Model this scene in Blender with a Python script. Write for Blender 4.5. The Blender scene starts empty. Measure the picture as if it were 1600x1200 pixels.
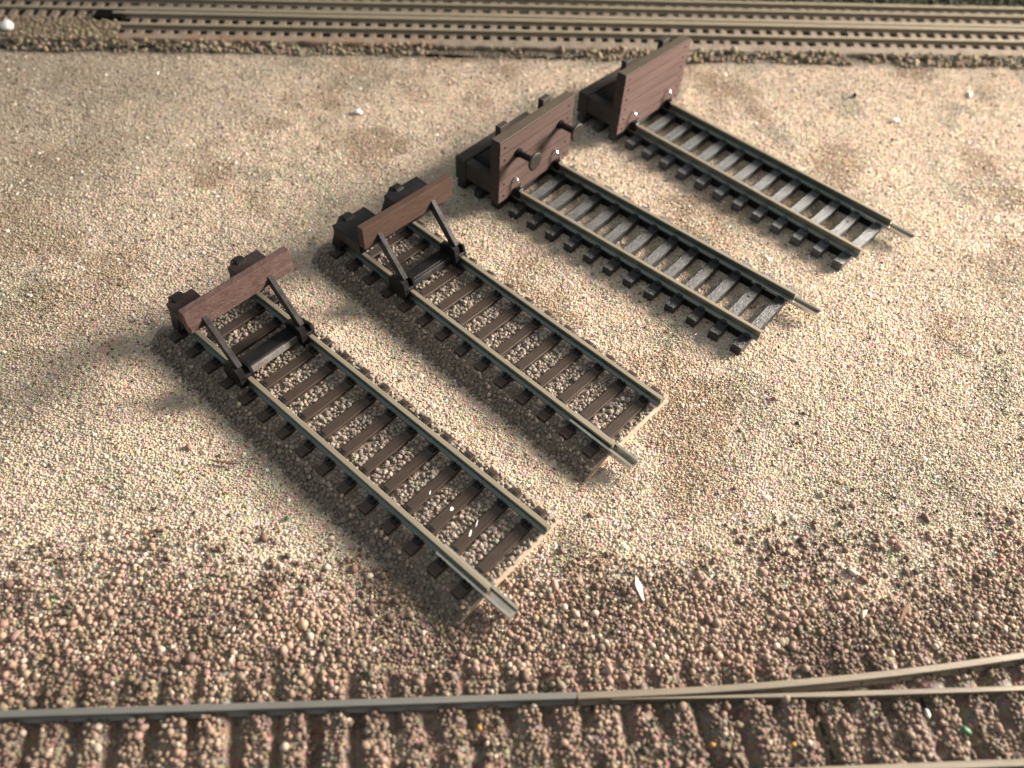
import bpy, bmesh, math, random
import numpy as np
from mathutils import Vector, Matrix

# ------------------------------------------------------------------ camera, world, lamps, exposure
K = 0.1                      # lengths below are written in millimetres; 1 unit = 10 mm
sc = bpy.context.scene
COL = sc.collection
CR = Vector((0.98945411, -0.13987354, 0.03762926))
CU = Vector((0.08778753, 0.78572794, 0.61231116))
CW = Vector((0.11521249, 0.60255041, -0.78972089))
CP = Vector((26.53311344, -77.9472481, 81.23797078))
cam = bpy.data.cameras.new('camera')
cam.sensor_width = 36.0
cam.lens = 1225.8 * 36.0 / 1600.0
cam.clip_start = 0.05
cam.clip_end = 500.0
cam.dof.use_dof = True
cam.dof.focus_distance = 10.0
cam.dof.aperture_fstop = 0.235
co = bpy.data.objects.new('camera', cam)
COL.objects.link(co)
M = Matrix.Identity(4)
for i in range(3):
    M[i][0], M[i][1], M[i][2], M[i][3] = CR[i], CU[i], -CW[i], CP[i] * K
co.matrix_world = M
sc.camera = co

wd = bpy.data.worlds.new('World')
sc.world = wd
wd.use_nodes = True
wn, wl = wd.node_tree.nodes, wd.node_tree.links
wn.clear()
wo = wn.new('ShaderNodeOutputWorld')
bg = wn.new('ShaderNodeBackground')
tc = wn.new('ShaderNodeTexCoord')
sx = wn.new('ShaderNodeSeparateXYZ')
mr = wn.new('ShaderNodeMapRange')
mr.inputs['From Min'].default_value = -0.8
mr.inputs['From Max'].default_value = 0.8
mx = wn.new('ShaderNodeMix'); mx.data_type = 'RGBA'
mx.inputs[6].default_value = (0.62, 0.84, 1.0, 1)      # cool window side
mx.inputs[7].default_value = (1.0, 0.82, 0.62, 1)      # warm lamp side
wl.new(tc.outputs['Generated'], sx.inputs[0])
wl.new(sx.outputs['X'], mr.inputs['Value'])
mz = wn.new('ShaderNodeMapRange')                        # the ceiling is lighter than the walls
mz.inputs['From Min'].default_value = 0.15
mz.inputs['From Max'].default_value = 0.95
mz.inputs['To Min'].default_value = 0.09
mz.inputs['To Max'].default_value = 0.82
wl.new(sx.outputs['Z'], mz.inputs['Value'])
wl.new(mz.outputs[0], bg.inputs['Strength'])
wl.new(mr.outputs[0], mx.inputs[0])
wl.new(mx.outputs[2], bg.inputs['Color'])
bg.inputs['Strength'].default_value = 0.20
wl.new(bg.outputs[0], wo.inputs['Surface'])

def aim(o, frm, to):
    o.location = Vector(frm) * K
    d = (Vector(to) - Vector(frm)).normalized()
    o.rotation_euler = d.to_track_quat('-Z', 'Y').to_euler()

def lamp(name, kind, frm, to, power, color, **kw):
    l = bpy.data.lights.new(name, kind)
    l.energy = power
    l.color = color
    for k, v in kw.items():
        setattr(l, k, v)
    o = bpy.data.objects.new(name, l)
    COL.objects.link(o)
    aim(o, frm, to)
    return o

lamp('room_lamp', 'SPOT', (402, 54, 147), (78, -13, 0), 365000.0, (1.0, 0.90, 0.785),
     spot_size=math.radians(44), spot_blend=1.0, shadow_soft_size=7.5)
lamp('window_light', 'AREA', (-420, -160, 230), (20, 0, 0), 350.0, (0.55, 0.78, 1.0), shape='RECTANGLE', size=8, size_y=10)

sc.view_settings.view_transform = 'Standard'
sc.view_settings.look = 'None'
sc.view_settings.exposure = 0.0
sc.view_settings.gamma = 1.0
sc.view_settings.use_curve_mapping = False
sc.cycles.max_bounces = 6

# ------------------------------------------------------------------ materials
def mat(name, base, rough=0.6, metal=0.0, spec=0.5, noise=None, bump=None, stretch=(1, 1, 1), spots=None):
    """noise = (scale, colour2, contrast lo, hi); bump = (scale, strength); all in object space (units)."""
    m = bpy.data.materials.new(name)
    m.use_nodes = True
    n, l = m.node_tree.nodes, m.node_tree.links
    p = n['Principled BSDF']
    p.inputs['Base Color'].default_value = (*base, 1)
    p.inputs['Roughness'].default_value = rough
    p.inputs['Metallic'].default_value = metal
    p.inputs['Specular IOR Level'].default_value = spec
    t = n.new('ShaderNodeTexCoord')
    mp = n.new('ShaderNodeMapping')
    mp.inputs['Scale'].default_value = stretch
    l.new(t.outputs['Object'], mp.inputs['Vector'])
    last = None
    if noise:
        tx = n.new('ShaderNodeTexNoise')
        tx.inputs['Scale'].default_value = noise[0]
        tx.inputs['Detail'].default_value = 6
        tx.inputs['Roughness'].default_value = 0.65
        l.new(mp.outputs[0], tx.inputs['Vector'])
        r = n.new('ShaderNodeMapRange')
        r.inputs['From Min'].default_value = noise[2]
        r.inputs['From Max'].default_value = noise[3]
        l.new(tx.outputs[0], r.inputs['Value'])
        x = n.new('ShaderNodeMix'); x.data_type = 'RGBA'
        x.inputs[6].default_value = (*base, 1)
        x.inputs[7].default_value = (*noise[1], 1)
        l.new(r.outputs[0], x.inputs[0])
        last = x.outputs[2]
        rr = n.new('ShaderNodeMapRange')
        rr.inputs['To Min'].default_value = max(rough - 0.10, 0.05)
        rr.inputs['To Max'].default_value = min(rough + 0.15, 1)
        l.new(tx.outputs[0], rr.inputs['Value'])
        l.new(rr.outputs[0], p.inputs['Roughness'])
    if spots:   # dust specks: (scale, colour, threshold)
        v = n.new('ShaderNodeTexNoise')
        v.inputs['Scale'].default_value = spots[0]
        v.inputs['Detail'].default_value = 3
        l.new(t.outputs['Object'], v.inputs['Vector'])
        r = n.new('ShaderNodeMapRange')
        r.inputs['From Min'].default_value = spots[2]
        r.inputs['From Max'].default_value = spots[2] + 0.06
        l.new(v.outputs[0], r.inputs['Value'])
        x = n.new('ShaderNodeMix'); x.data_type = 'RGBA'
        if last: l.new(last, x.inputs[6])
        else: x.inputs[6].default_value = (*base, 1)
        x.inputs[7].default_value = (*spots[1], 1)
        l.new(r.outputs[0], x.inputs[0])
        last = x.outputs[2]
    if last: l.new(last, p.inputs['Base Color'])
    if bump:
        b = n.new('ShaderNodeTexNoise')
        b.inputs['Scale'].default_value = bump[0]
        b.inputs['Detail'].default_value = 5
        l.new(mp.outputs[0], b.inputs['Vector'])
        bn = n.new('ShaderNodeBump')
        bn.inputs['Strength'].default_value = bump[1]
        bn.inputs['Distance'].default_value = 0.02
        l.new(b.outputs[0], bn.inputs['Height'])
        l.new(bn.outputs[0], p.inputs['Normal'])
    return m

MT = {}
MT['silver'] = mat('nickel_silver', (0.3182, 0.2735, 0.1983), 0.42, 0.45, noise=(5, (0.2291, 0.1927, 0.1362), 0.35, 0.75), stretch=(0.25, 3, 3), bump=(30, 0.1))
MT['rail_side'] = mat('tarnished_rail_side', (0.1200, 0.1320, 0.1131), 0.38, 0.6, noise=(3, (0.1760, 0.1880, 0.1599), 0.4, 0.7), stretch=(0.3, 3, 3), bump=(20, 0.15))
MT['joiner'] = mat('joiner_metal', (0.62, 0.58, 0.50), 0.22, 0.9, noise=(6, (0.45, 0.40, 0.34), 0.4, 0.7))
MT['wire'] = mat('bright_wire', (0.85, 0.85, 0.85), 0.15, 1.0)
MT['sl_brown'] = mat('brown_sleeper_plastic', (0.0387, 0.0261, 0.0198), 0.42, spec=0.28, noise=(7, (0.0594, 0.0432, 0.0342), 0.4, 0.75), stretch=(5, 0.5, 1), bump=(14, 0.35), spots=(22, (0.12, 0.095, 0.075), 0.70))
MT['sl_grey'] = mat('grey_sleeper_plastic', (0.0258, 0.0261, 0.0282), 0.36, spec=0.28, noise=(9, (0.0530, 0.0537, 0.0584), 0.42, 0.7), stretch=(7, 0.45, 1), bump=(20, 0.9))
MT['sl_sheen'] = mat('grey_sleeper_painted_sheen', (0.0578, 0.0612, 0.0653), 0.36, spec=0.28, noise=(9, (0.1054, 0.1109, 0.1156), 0.42, 0.7), stretch=(7, 0.45, 1), bump=(20, 0.7))  # farthest track's sleepers: cool window sheen put into a paler base colour
MT['black'] = mat('black_plastic', (0.0078, 0.0078, 0.0084), 0.42, spec=0.22, noise=(6, (0.0144, 0.0138, 0.0132), 0.4, 0.7), bump=(16, 0.15))
MT['strut'] = mat('strut_plastic', (0.0245, 0.0231, 0.0231), 0.35, spec=0.22, noise=(6, (0.0490, 0.0455, 0.0455), 0.4, 0.7), bump=(16, 0.2))
MT['timber'] = mat('dark_brown_timber', (0.030, 0.025, 0.023), 0.6, spec=0.22, noise=(3.5, (0.052, 0.042, 0.036), 0.35, 0.7), stretch=(1, 0.3, 3), bump=(20, 0.3))
MT['cap'] = mat('olive_brown_cap', (0.0595, 0.0476, 0.0350), 0.6, spec=0.22, noise=(3.5, (0.0840, 0.0644, 0.0462), 0.35, 0.7), stretch=(1, 0.3, 3), bump=(20, 0.3))
MT['pale_strip'] = mat('light_grey_edge', (0.17, 0.155, 0.145), 0.5, noise=(9, (0.09, 0.08, 0.075), 0.4, 0.7), bump=(20, 0.4))  # lighter grey for the front strip of the nearest stop
MT['beam_red'] = mat('red_brown_beam_wood', (0.0704, 0.0416, 0.0360), 0.55, spec=0.22, noise=(9, (0.1160, 0.0736, 0.0656), 0.35, 0.7), stretch=(1, 0.6, 1.3), bump=(24, 0.6))
MT['beam_brown'] = mat('dull_brown_beam_wood', (0.0514, 0.0303, 0.0224), 0.55, spec=0.22, noise=(7, (0.0729, 0.0445, 0.0341), 0.35, 0.7), stretch=(1, 0.35, 2.5), bump=(22, 0.3))
MT['block_red'] = mat('red_brown_block', (0.022, 0.015, 0.013), 0.5, spec=0.22, noise=(4, (0.038, 0.024, 0.020), 0.35, 0.7), bump=(18, 0.3))
MT['board'] = mat('mauve_brown_board', (0.0681, 0.0441, 0.0388), 0.62, spec=0.22, noise=(3.5, (0.0972, 0.0631, 0.0559), 0.35, 0.7), stretch=(1, 0.3, 3), bump=(20, 0.35))
MT['board2'] = mat('pinkish_brown_board', (0.1016, 0.0646, 0.0577), 0.62, spec=0.22, noise=(3.5, (0.1343, 0.0878, 0.0789), 0.35, 0.7), stretch=(1, 0.3, 3), bump=(20, 0.35))
MT['buffer'] = mat('buffer_head_grey', (0.0240, 0.0216, 0.0192), 0.45, spec=0.22, noise=(8, (0.0360, 0.0320, 0.0280), 0.4, 0.7), bump=(20, 0.3))
MT['bolt'] = mat('dark_bolt', (0.025, 0.018, 0.016), 0.6)
MT['bed_card'] = mat('ballast_bed_glue', (0.22, 0.165, 0.13), 0.9, noise=(12, (0.12, 0.09, 0.07), 0.4, 0.65), bump=(30, 0.8))
MT['cream'] = mat('cream_edge', (0.46, 0.36, 0.27), 0.85, noise=(12, (0.32, 0.25, 0.19), 0.4, 0.65))
MT['rail_old'] = mat('weathered_rail', (0.2167, 0.1827, 0.1360), 0.55, 0.2, noise=(3, (0.1573, 0.1334, 0.1020), 0.35, 0.7), stretch=(0.3, 2, 2), bump=(20, 0.2))
MT['rail_far'] = mat('weathered_pale_rail', (0.31, 0.262, 0.185), 0.55, 0.15, noise=(1.2, (0.25, 0.215, 0.155), 0.35, 0.7), stretch=(0.3, 2, 2), bump=(20, 0.2))
MT['rail_dull'] = mat('dull_grey_rail', (0.2080, 0.2000, 0.1800), 0.5, 0.35, noise=(2, (0.1440, 0.1400, 0.1280), 0.35, 0.7), stretch=(0.3, 2, 2), bump=(20, 0.2))
MT['sl_far'] = mat('dusty_sleeper', (0.155, 0.12, 0.092), 0.85, noise=(6, (0.23, 0.185, 0.143), 0.35, 0.7), bump=(18, 0.6))
MT['fill_far'] = mat('painted_ballast_strip', (0.155, 0.122, 0.092), 0.9, noise=(5, (0.25, 0.205, 0.152), 0.35, 0.7), bump=(16, 0.9))
MT['rust'] = mat('rusty_edge', (0.23, 0.135, 0.085), 0.9, noise=(3, (0.25, 0.195, 0.15), 0.40, 0.62), bump=(16, 0.9))
MT['sl_near'] = mat('dark_dusty_sleeper', (0.026, 0.022, 0.018), 0.8, noise=(8, (0.075, 0.065, 0.055), 0.45, 0.8), bump=(18, 0.6))
MT['white'] = mat('white_chip', (0.82, 0.80, 0.76), 0.4)
MT['pinkchip'] = mat('cream_chip', (0.56, 0.46, 0.37), 0.6)
MT['green'] = mat('green_speck', (0.04, 0.16, 0.07), 0.5)
MT['orange'] = mat('orange_speck', (0.42, 0.22, 0.03), 0.5)
MT['twig'] = mat('twig_brown', (0.16, 0.08, 0.05), 0.7)
MT['black_and_shade'] = mat('near_black_and_shade', (0.010, 0.010, 0.008), 0.95, spec=0.0)  # near-black for stone, end block and pin hole; also the hollow's painted shade

def grain_mat(name, spec=0.5, trans=0.2):
    m = bpy.data.materials.new(name)
    m.use_nodes = True
    n, l = m.node_tree.nodes, m.node_tree.links
    p = n['Principled BSDF']
    a = n.new('ShaderNodeAttribute'); a.attribute_type = 'INSTANCER'; a.attribute_name = 'gcol'
    b = n.new('ShaderNodeAttribute'); b.attribute_type = 'INSTANCER'; b.attribute_name = 'grough'
    l.new(a.outputs['Color'], p.inputs['Base Color'])
    l.new(b.outputs['Fac'], p.inputs['Roughness'])
    p.inputs['Specular IOR Level'].default_value = spec
    t = n.new('ShaderNodeBsdfTranslucent')
    x = n.new('ShaderNodeMixShader'); x.inputs[0].default_value = trans
    l.new(a.outputs['Color'], t.inputs['Color'])
    l.new(p.outputs[0], x.inputs[1]); l.new(t.outputs[0], x.inputs[2])
    l.new(x.outputs[0], n['Material Output'].inputs['Surface'])
    return m
MT['grain'] = grain_mat('quartz_grain', 0.6, 0.40)
MT['stone'] = grain_mat('ballast_stone', 0.35, 0.26)

# ------------------------------------------------------------------ noise in numpy (albedo patches, relief)
RS = np.random.RandomState(7)
_TAB = RS.rand(256, 256)
def vnoise(x, y, s, seed=0):
    x = np.asarray(x) / s + 17.3 * seed + 50; y = np.asarray(y) / s + 9.1 * seed + 50
    xi = np.floor(x).astype(int); yi = np.floor(y).astype(int)
    fx = x - xi; fy = y - yi
    fx = fx * fx * (3 - 2 * fx); fy = fy * fy * (3 - 2 * fy)
    g = lambda a, b: _TAB[a % 256, b % 256]
    return (g(xi, yi) * (1 - fx) + g(xi + 1, yi) * fx) * (1 - fy) + (g(xi, yi + 1) * (1 - fx) + g(xi + 1, yi + 1) * fx) * fy
def fbm(x, y, s, seed=0, o=4):
    r = 0; a = 0.5; t = 0
    for i in range(o):
        r = r + a * vnoise(x, y, s / 2 ** i, seed + i); t += a; a *= 0.55
    return r / t
def sstep(e0, e1, v):
    t = np.clip((v - e0) / (e1 - e0), 0, 1)
    return t * t * (3 - 2 * t)

SL = -0.1083                                  # slope of the far and near lines in plan
def off_far(x, y): return y - (76.8 + SL * (x + 17))
def off_near(x, y): return y - (-51.2 - 0.098 * (x + 15.4))
NP = 3.74                                     # sleeper pitch of the near line

# tracks' own frames (x, y, angle) fitted to the place
FR = {'A': (0.0, 0.0, -49.82), 'B': (21.026, 14.027, -51.62), 'C': (48.817, 21.469, -49.09), 'D': (71.435, 37.0, -52.31)}
def to_local(k, x, y):
    ox, oy, a = FR[k]; a = math.radians(a)
    dx = x - ox; dy = y - oy
    return dx * math.cos(a) + dy * math.sin(a), -dx * math.sin(a) + dy * math.cos(a)

PAD = {'A': (-3.2, 54.4, -9.3, 7.9), 'B': (-3.0, 50.6, -9.3, 7.7)}

def height(x, y):
    o = off_far(x, y)
    h = 0.5 * (fbm(x, y, 26, 3) - 0.5) + 0.35 * (fbm(x, y, 5, 5) - 0.5)
    # shoulder of the far line
    w = 0.9 * (fbm(x, y, 5, 9) - 0.5)
    sh = sstep(-7.3 + w, -5.2 + w, o)
    h = h * (1 - sh) + sh * (0.25 + 0.5 * (fbm(x, y, 3, 8) - 0.5))
    h = h + sstep(-30, -8, o) * 0.25
    # back ground beyond the far line
    h = h + sstep(15.0, 18.0, o) * 1.0
    # the sand drops a little along the near side of the two ballasted tracks
    for k in ('A', 'B'):
        u, v = to_local(k, x, y)
        a_, b_, c_, d_ = PAD[k]
        dep = sstep(-21, c_ - 0.8, v) * sstep(c_ + 3.0, c_ + 1.5, v) * sstep(a_ - 5, a_ - 1, u) * sstep(b_ + 5, b_ - 0.5, u)
        h = h - 0.75 * dep
    # near line: ballast heaped between sleepers
    b = off_near(x, y)
    a = x + 15.4
    ph = np.abs(((a + 1.0) / NP + 0.30 * (fbm(x, y, 5, 21) - 0.5)) % 1.0 - 0.5) * 2   # 0 at ridge, 1 at sleeper
    band = sstep(4.2, 2.6, b) * sstep(-16, -14.5, b)
    ridge = 1 - sstep(0.52, 0.78, ph)
    lum = sstep(0.40, 0.52, fbm(x, y, 3.4, 77)) * 0.75
    rr = -0.05 + np.maximum(ridge, lum * sstep(-2.0, -3.0, b)) * (1.35 + 1.3 * (fbm(x, y, 4, 31) - 0.5)) * (0.45 + 0.55 * sstep(0.3, -1.0, b))
    low = sstep(0.5, -1, b)
    h = h * (1 - band) + band * (rr + 0.35 * (1 - low))
    # moderate mound of loose beads in front of it
    h = h + 0.45 * sstep(12, 5, b) * (1 - band)
    return h

# ------------------------------------------------------------------ mesh helpers
def link(name, me, material, parent=None, kind=None, smooth=False):
    o = bpy.data.objects.new(name, me)
    COL.objects.link(o)
    if material is not None: me.materials.append(material)
    if parent: o.parent = parent
    if kind: o['kind'] = kind
    if smooth:
        for p in me.polygons: p.use_smooth = True
    return o

class MB:
    def __init__(s): s.bm = bmesh.new()
    def box(s, x0, x1, y0, y1, z0, z1, bev=0.0, seg=1, M=None, taper=0):
        r = bmesh.ops.create_cube(s.bm, size=1)
        vs = r['verts']
        for v in vs:
            f = 1 - taper if v.co.z > 0 else 1
            v.co = Vector(((x0 + x1) / 2 + v.co.x * (x1 - x0) * f, (y0 + y1) / 2 + v.co.y * (y1 - y0) * f, (z0 + z1) / 2 + v.co.z * (z1 - z0)))
        if bev:
            es = set(e for v in vs for e in v.link_edges)
            rr = bmesh.ops.bevel(s.bm, geom=list(es), offset=bev, segments=seg, affect='EDGES', profile=0.6)
            vs = list(set(v for f in rr['faces'] for v in f.verts) | set(v for v in vs if v.is_valid))
        if M is not None:
            for v in vs: v.co = M @ v.co
        return s
    def bar(s, a, b, wy, wz, bev=0.0):
        """square bar from a to b; wy across, wz thickness"""
        a = Vector(a); b = Vector(b); d = b - a; L = d.length
        X = d.normalized(); Y = Vector((0, 0, 1)).cross(X)
        if Y.length < 1e-4: Y = Vector((0, 1, 0))
        Y.normalize(); Z = X.cross(Y)
        Mx = Matrix(((X.x, Y.x, Z.x, a.x), (X.y, Y.y, Z.y, a.y), (X.z, Y.z, Z.z, a.z), (0, 0, 0, 1)))
        return s.box(0, L, -wy / 2, wy / 2, -wz / 2, wz / 2, bev, M=Mx)
    def poly(s, prof, y0, y1, bev=0.0):
        """prism: profile in x,z extruded along y"""
        a = [s.bm.verts.new((x, y0, z)) for x, z in prof]
        b = [s.bm.verts.new((x, y1, z)) for x, z in prof]
        n = len(prof)
        fs = [s.bm.faces.new(a), s.bm.faces.new(b[::-1])]
        for i in range(n): fs.append(s.bm.faces.new((a[(i + 1) % n], a[i], b[i], b[(i + 1) % n])))
        bmesh.ops.recalc_face_normals(s.bm, faces=fs)
        if bev: bmesh.ops.bevel(s.bm, geom=list(set(e for f in fs for e in f.edges)), offset=bev, segments=2, affect='EDGES')
        return s
    def extrude_x(s, prof, x0, x1, cy=0, bend=None, n=1):
        """profile in y,z swept along x"""
        rings = []
        for i in range(n + 1):
            x = x0 + (x1 - x0) * i / n
            dy = bend(x) if bend else 0
            rings.append([s.bm.verts.new((x, cy + dy + y, z)) for y, z in prof])
        m = len(prof); fs = []
        for i in range(n):
            for j in range(m):
                fs.append(s.bm.faces.new((rings[i][j], rings[i][(j + 1) % m], rings[i + 1][(j + 1) % m], rings[i + 1][j])))
        fs.append(s.bm.faces.new(rings[0][::-1])); fs.append(s.bm.faces.new(rings[-1]))
        bmesh.ops.recalc_face_normals(s.bm, faces=fs)
        return s
    def cyl(s, a, b, r, r2=None, seg=20, bev=0.0):
        a = Vector(a); b = Vector(b); d = b - a
        q = d.to_track_quat('Z', 'Y').to_matrix().to_4x4()
        mm = Matrix.Translation((a + b) / 2) @ q
        rr = bmesh.ops.create_cone(s.bm, cap_ends=True, segments=seg, radius1=r, radius2=r if r2 is None else r2, depth=d.length, matrix=mm)
        return s
    def tube(s, pts, r, seg=8):
        pts = [Vector(p) for p in pts]; rings = []
        for i, p in enumerate(pts):
            d = (pts[min(i + 1, len(pts) - 1)] - pts[max(i - 1, 0)]).normalized()
            u = d.cross(Vector((0, 1, 0.1))).normalized(); v = d.cross(u)
            rings.append([s.bm.verts.new(p + r * (math.cos(2 * math.pi * k / seg) * u + math.sin(2 * math.pi * k / seg) * v)) for k in range(seg)])
        for i in range(len(rings) - 1):
            for k in range(seg): s.bm.faces.new((rings[i][k], rings[i][(k + 1) % seg], rings[i + 1][(k + 1) % seg], rings[i + 1][k]))
        s.bm.faces.new(rings[0][::-1]); s.bm.faces.new(rings[-1])
        return s
    def build(s, name, material, parent=None, smooth=False, kind=None):
        for v in s.bm.verts: v.co *= K
        me = bpy.data.meshes.new(name)
        bmesh.ops.recalc_face_normals(s.bm, faces=s.bm.faces)
        s.bm.to_mesh(me); s.bm.free()
        return link(name, me, material, parent, kind, smooth)

def tag(o, label=None, cat=None, group=None, kind=None):
    if label: o['label'] = label
    if cat: o['category'] = cat
    if group: o['group'] = group
    if kind: o['kind'] = kind
    return o
def empty(name, x, y, ang):
    o = bpy.data.objects.new(name, None)
    COL.objects.link(o)
    o.empty_display_size = 0.2
    o.location = (x * K, y * K, 0); o.rotation_euler = (0, 0, ang)
    return o

def rail_prof(zb, zt, hw=0.33, fw=0.62, wb=0.2):
    h = zt - zb
    return [(-fw, zb), (fw, zb), (fw, zb + 0.14 * h), (wb, zb + 0.30 * h), (wb, zb + 0.66 * h), (hw, zb + 0.76 * h),
            (hw, zt - 0.10), (hw - 0.09, zt), (-hw + 0.09, zt), (-hw, zt - 0.10), (-hw, zb + 0.76 * h), (-wb, zb + 0.66 * h), (-wb, zb + 0.30 * h), (-fw, zb + 0.14 * h)]

# ------------------------------------------------------------------ ground sheet
def sheet(name, x0, x1, y0, y1, st, hf, material, kind='structure', parent=None):
    nx = int((x1 - x0) / st) + 1; ny = int((y1 - y0) / st) + 1
    X, Y = np.meshgrid(np.linspace(x0, x1, nx), np.linspace(y0, y1, ny))
    Z = hf(X, Y)
    co_ = np.stack([X, Y, Z], -1).reshape(-1, 3) * K
    idx = np.arange(nx * ny).reshape(ny, nx)
    q = np.stack([idx[:-1, :-1], idx[:-1, 1:], idx[1:, 1:], idx[1:, :-1]], -1).reshape(-1, 4)
    me = bpy.data.meshes.new(name)
    me.vertices.add(len(co_)); me.vertices.foreach_set('co', co_.astype(np.float32).ravel())
    me.loops.add(q.size); me.loops.foreach_set('vertex_index', q.ravel().astype(np.int32))
    me.polygons.add(len(q)); me.polygons.foreach_set('loop_start', (np.arange(len(q)) * 4).astype(np.int32))
    me.update(calc_edges=True)
    me.polygons.foreach_set('use_smooth', np.ones(len(q), bool))
    return link(name, me, material, parent, kind), (X, Y)

def surf_colour(x, y):
    """the sand's own colour: tan, brown stains, grey and greenish patches, pink-brown beads near the front line"""
    base = np.array([0.72, 0.605, 0.485])
    c = np.ones(x.shape + (3,)) * base
    def mixc(c, col, f): return c * (1 - f[..., None]) + np.array(col) * f[..., None]
    st = sstep(0.54, 0.70, fbm(x, y, 13, 41))
    c = mixc(c, [0.43, 0.31, 0.205], 0.68 * st)
    gr = sstep(0.50, 0.72, fbm(x, y, 30, 44))
    c = mixc(c, [0.55, 0.48, 0.38], 0.75 * gr)
    br = sstep(0.55, 0.75, fbm(x, y, 16, 47))
    c = mixc(c, [0.74, 0.63, 0.51], 0.6 * br)
    gb = sstep(0.64, 0.74, fbm(x, y, 8, 51))
    c = mixc(c, [0.30, 0.29, 0.21], 0.38 * gb)
    # far left: duller
    fl = sstep(10, -40, x) * sstep(-20, 30, y)
    c = mixc(c, [0.44, 0.375, 0.29], 0.6 * fl)
    return c
def pinkness(x, y):
    o = off_far(x, y)
    n = 14 * (fbm(x, y, 16, 61) - 0.5) + 6 * (fbm(x, y, 4, 63) - 0.5)
    return sstep(-104.5, -117.5, o + n)

gm = bpy.data.materials.new('sand_glue')
gm.use_nodes = True
_n, _l = gm.node_tree.nodes, gm.node_tree.links
_p = _n['Principled BSDF']; _p.inputs['Roughness'].default_value = 0.85
_a = _n.new('ShaderNodeVertexColor'); _a.layer_name = 'Col'
_t = _n.new('ShaderNodeTexCoord')
_v = _n.new('ShaderNodeTexVoronoi'); _v.inputs['Scale'].default_value = 22
_x = _n.new('ShaderNodeMix'); _x.data_type = 'RGBA'; _x.blend_type = 'MULTIPLY'; _x.inputs[0].default_value = 0.45
_l.new(_t.outputs['Object'], _v.inputs['Vector'])
_l.new(_a.outputs[0], _x.inputs[6]); _l.new(_v.outputs['Color'], _x.inputs[7])
_l.new(_x.outputs[2], _p.inputs['Base Color'])
_b = _n.new('ShaderNodeBump'); _b.inputs['Strength'].default_value = 0.9; _b.inputs['Distance'].default_value = 0.03; _b.invert = True
_l.new(_v.outputs['Distance'], _b.inputs['Height']); _l.new(_b.outputs[0], _p.inputs['Normal'])

ground, (GX, GY) = sheet('sand_ground', -130, 250, -125, 140, 0.8, height, gm)
gc = surf_colour(GX, GY) * 0.85
pk = pinkness(GX, GY)[..., None]
gc = gc * (1 - pk) + np.array([0.25, 0.182, 0.14]) * pk
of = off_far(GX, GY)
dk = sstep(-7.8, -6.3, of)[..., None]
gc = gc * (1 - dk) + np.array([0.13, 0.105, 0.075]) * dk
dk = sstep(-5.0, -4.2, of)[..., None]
gc = gc * (1 - dk) + np.array([0.045, 0.040, 0.032]) * dk  # bed under the far line: shade of the sleeper gaps painted over its dirt
bk = sstep(15.2, 16.2, of)[..., None]
gc = gc * (1 - bk) + np.array([0.075, 0.075, 0.045]) * bk
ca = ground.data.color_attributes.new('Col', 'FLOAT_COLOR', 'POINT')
ca.data.foreach_set('color', np.concatenate([gc.reshape(-1, 3), np.ones((gc.size // 3, 1))], 1).astype(np.float32).ravel())

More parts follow.
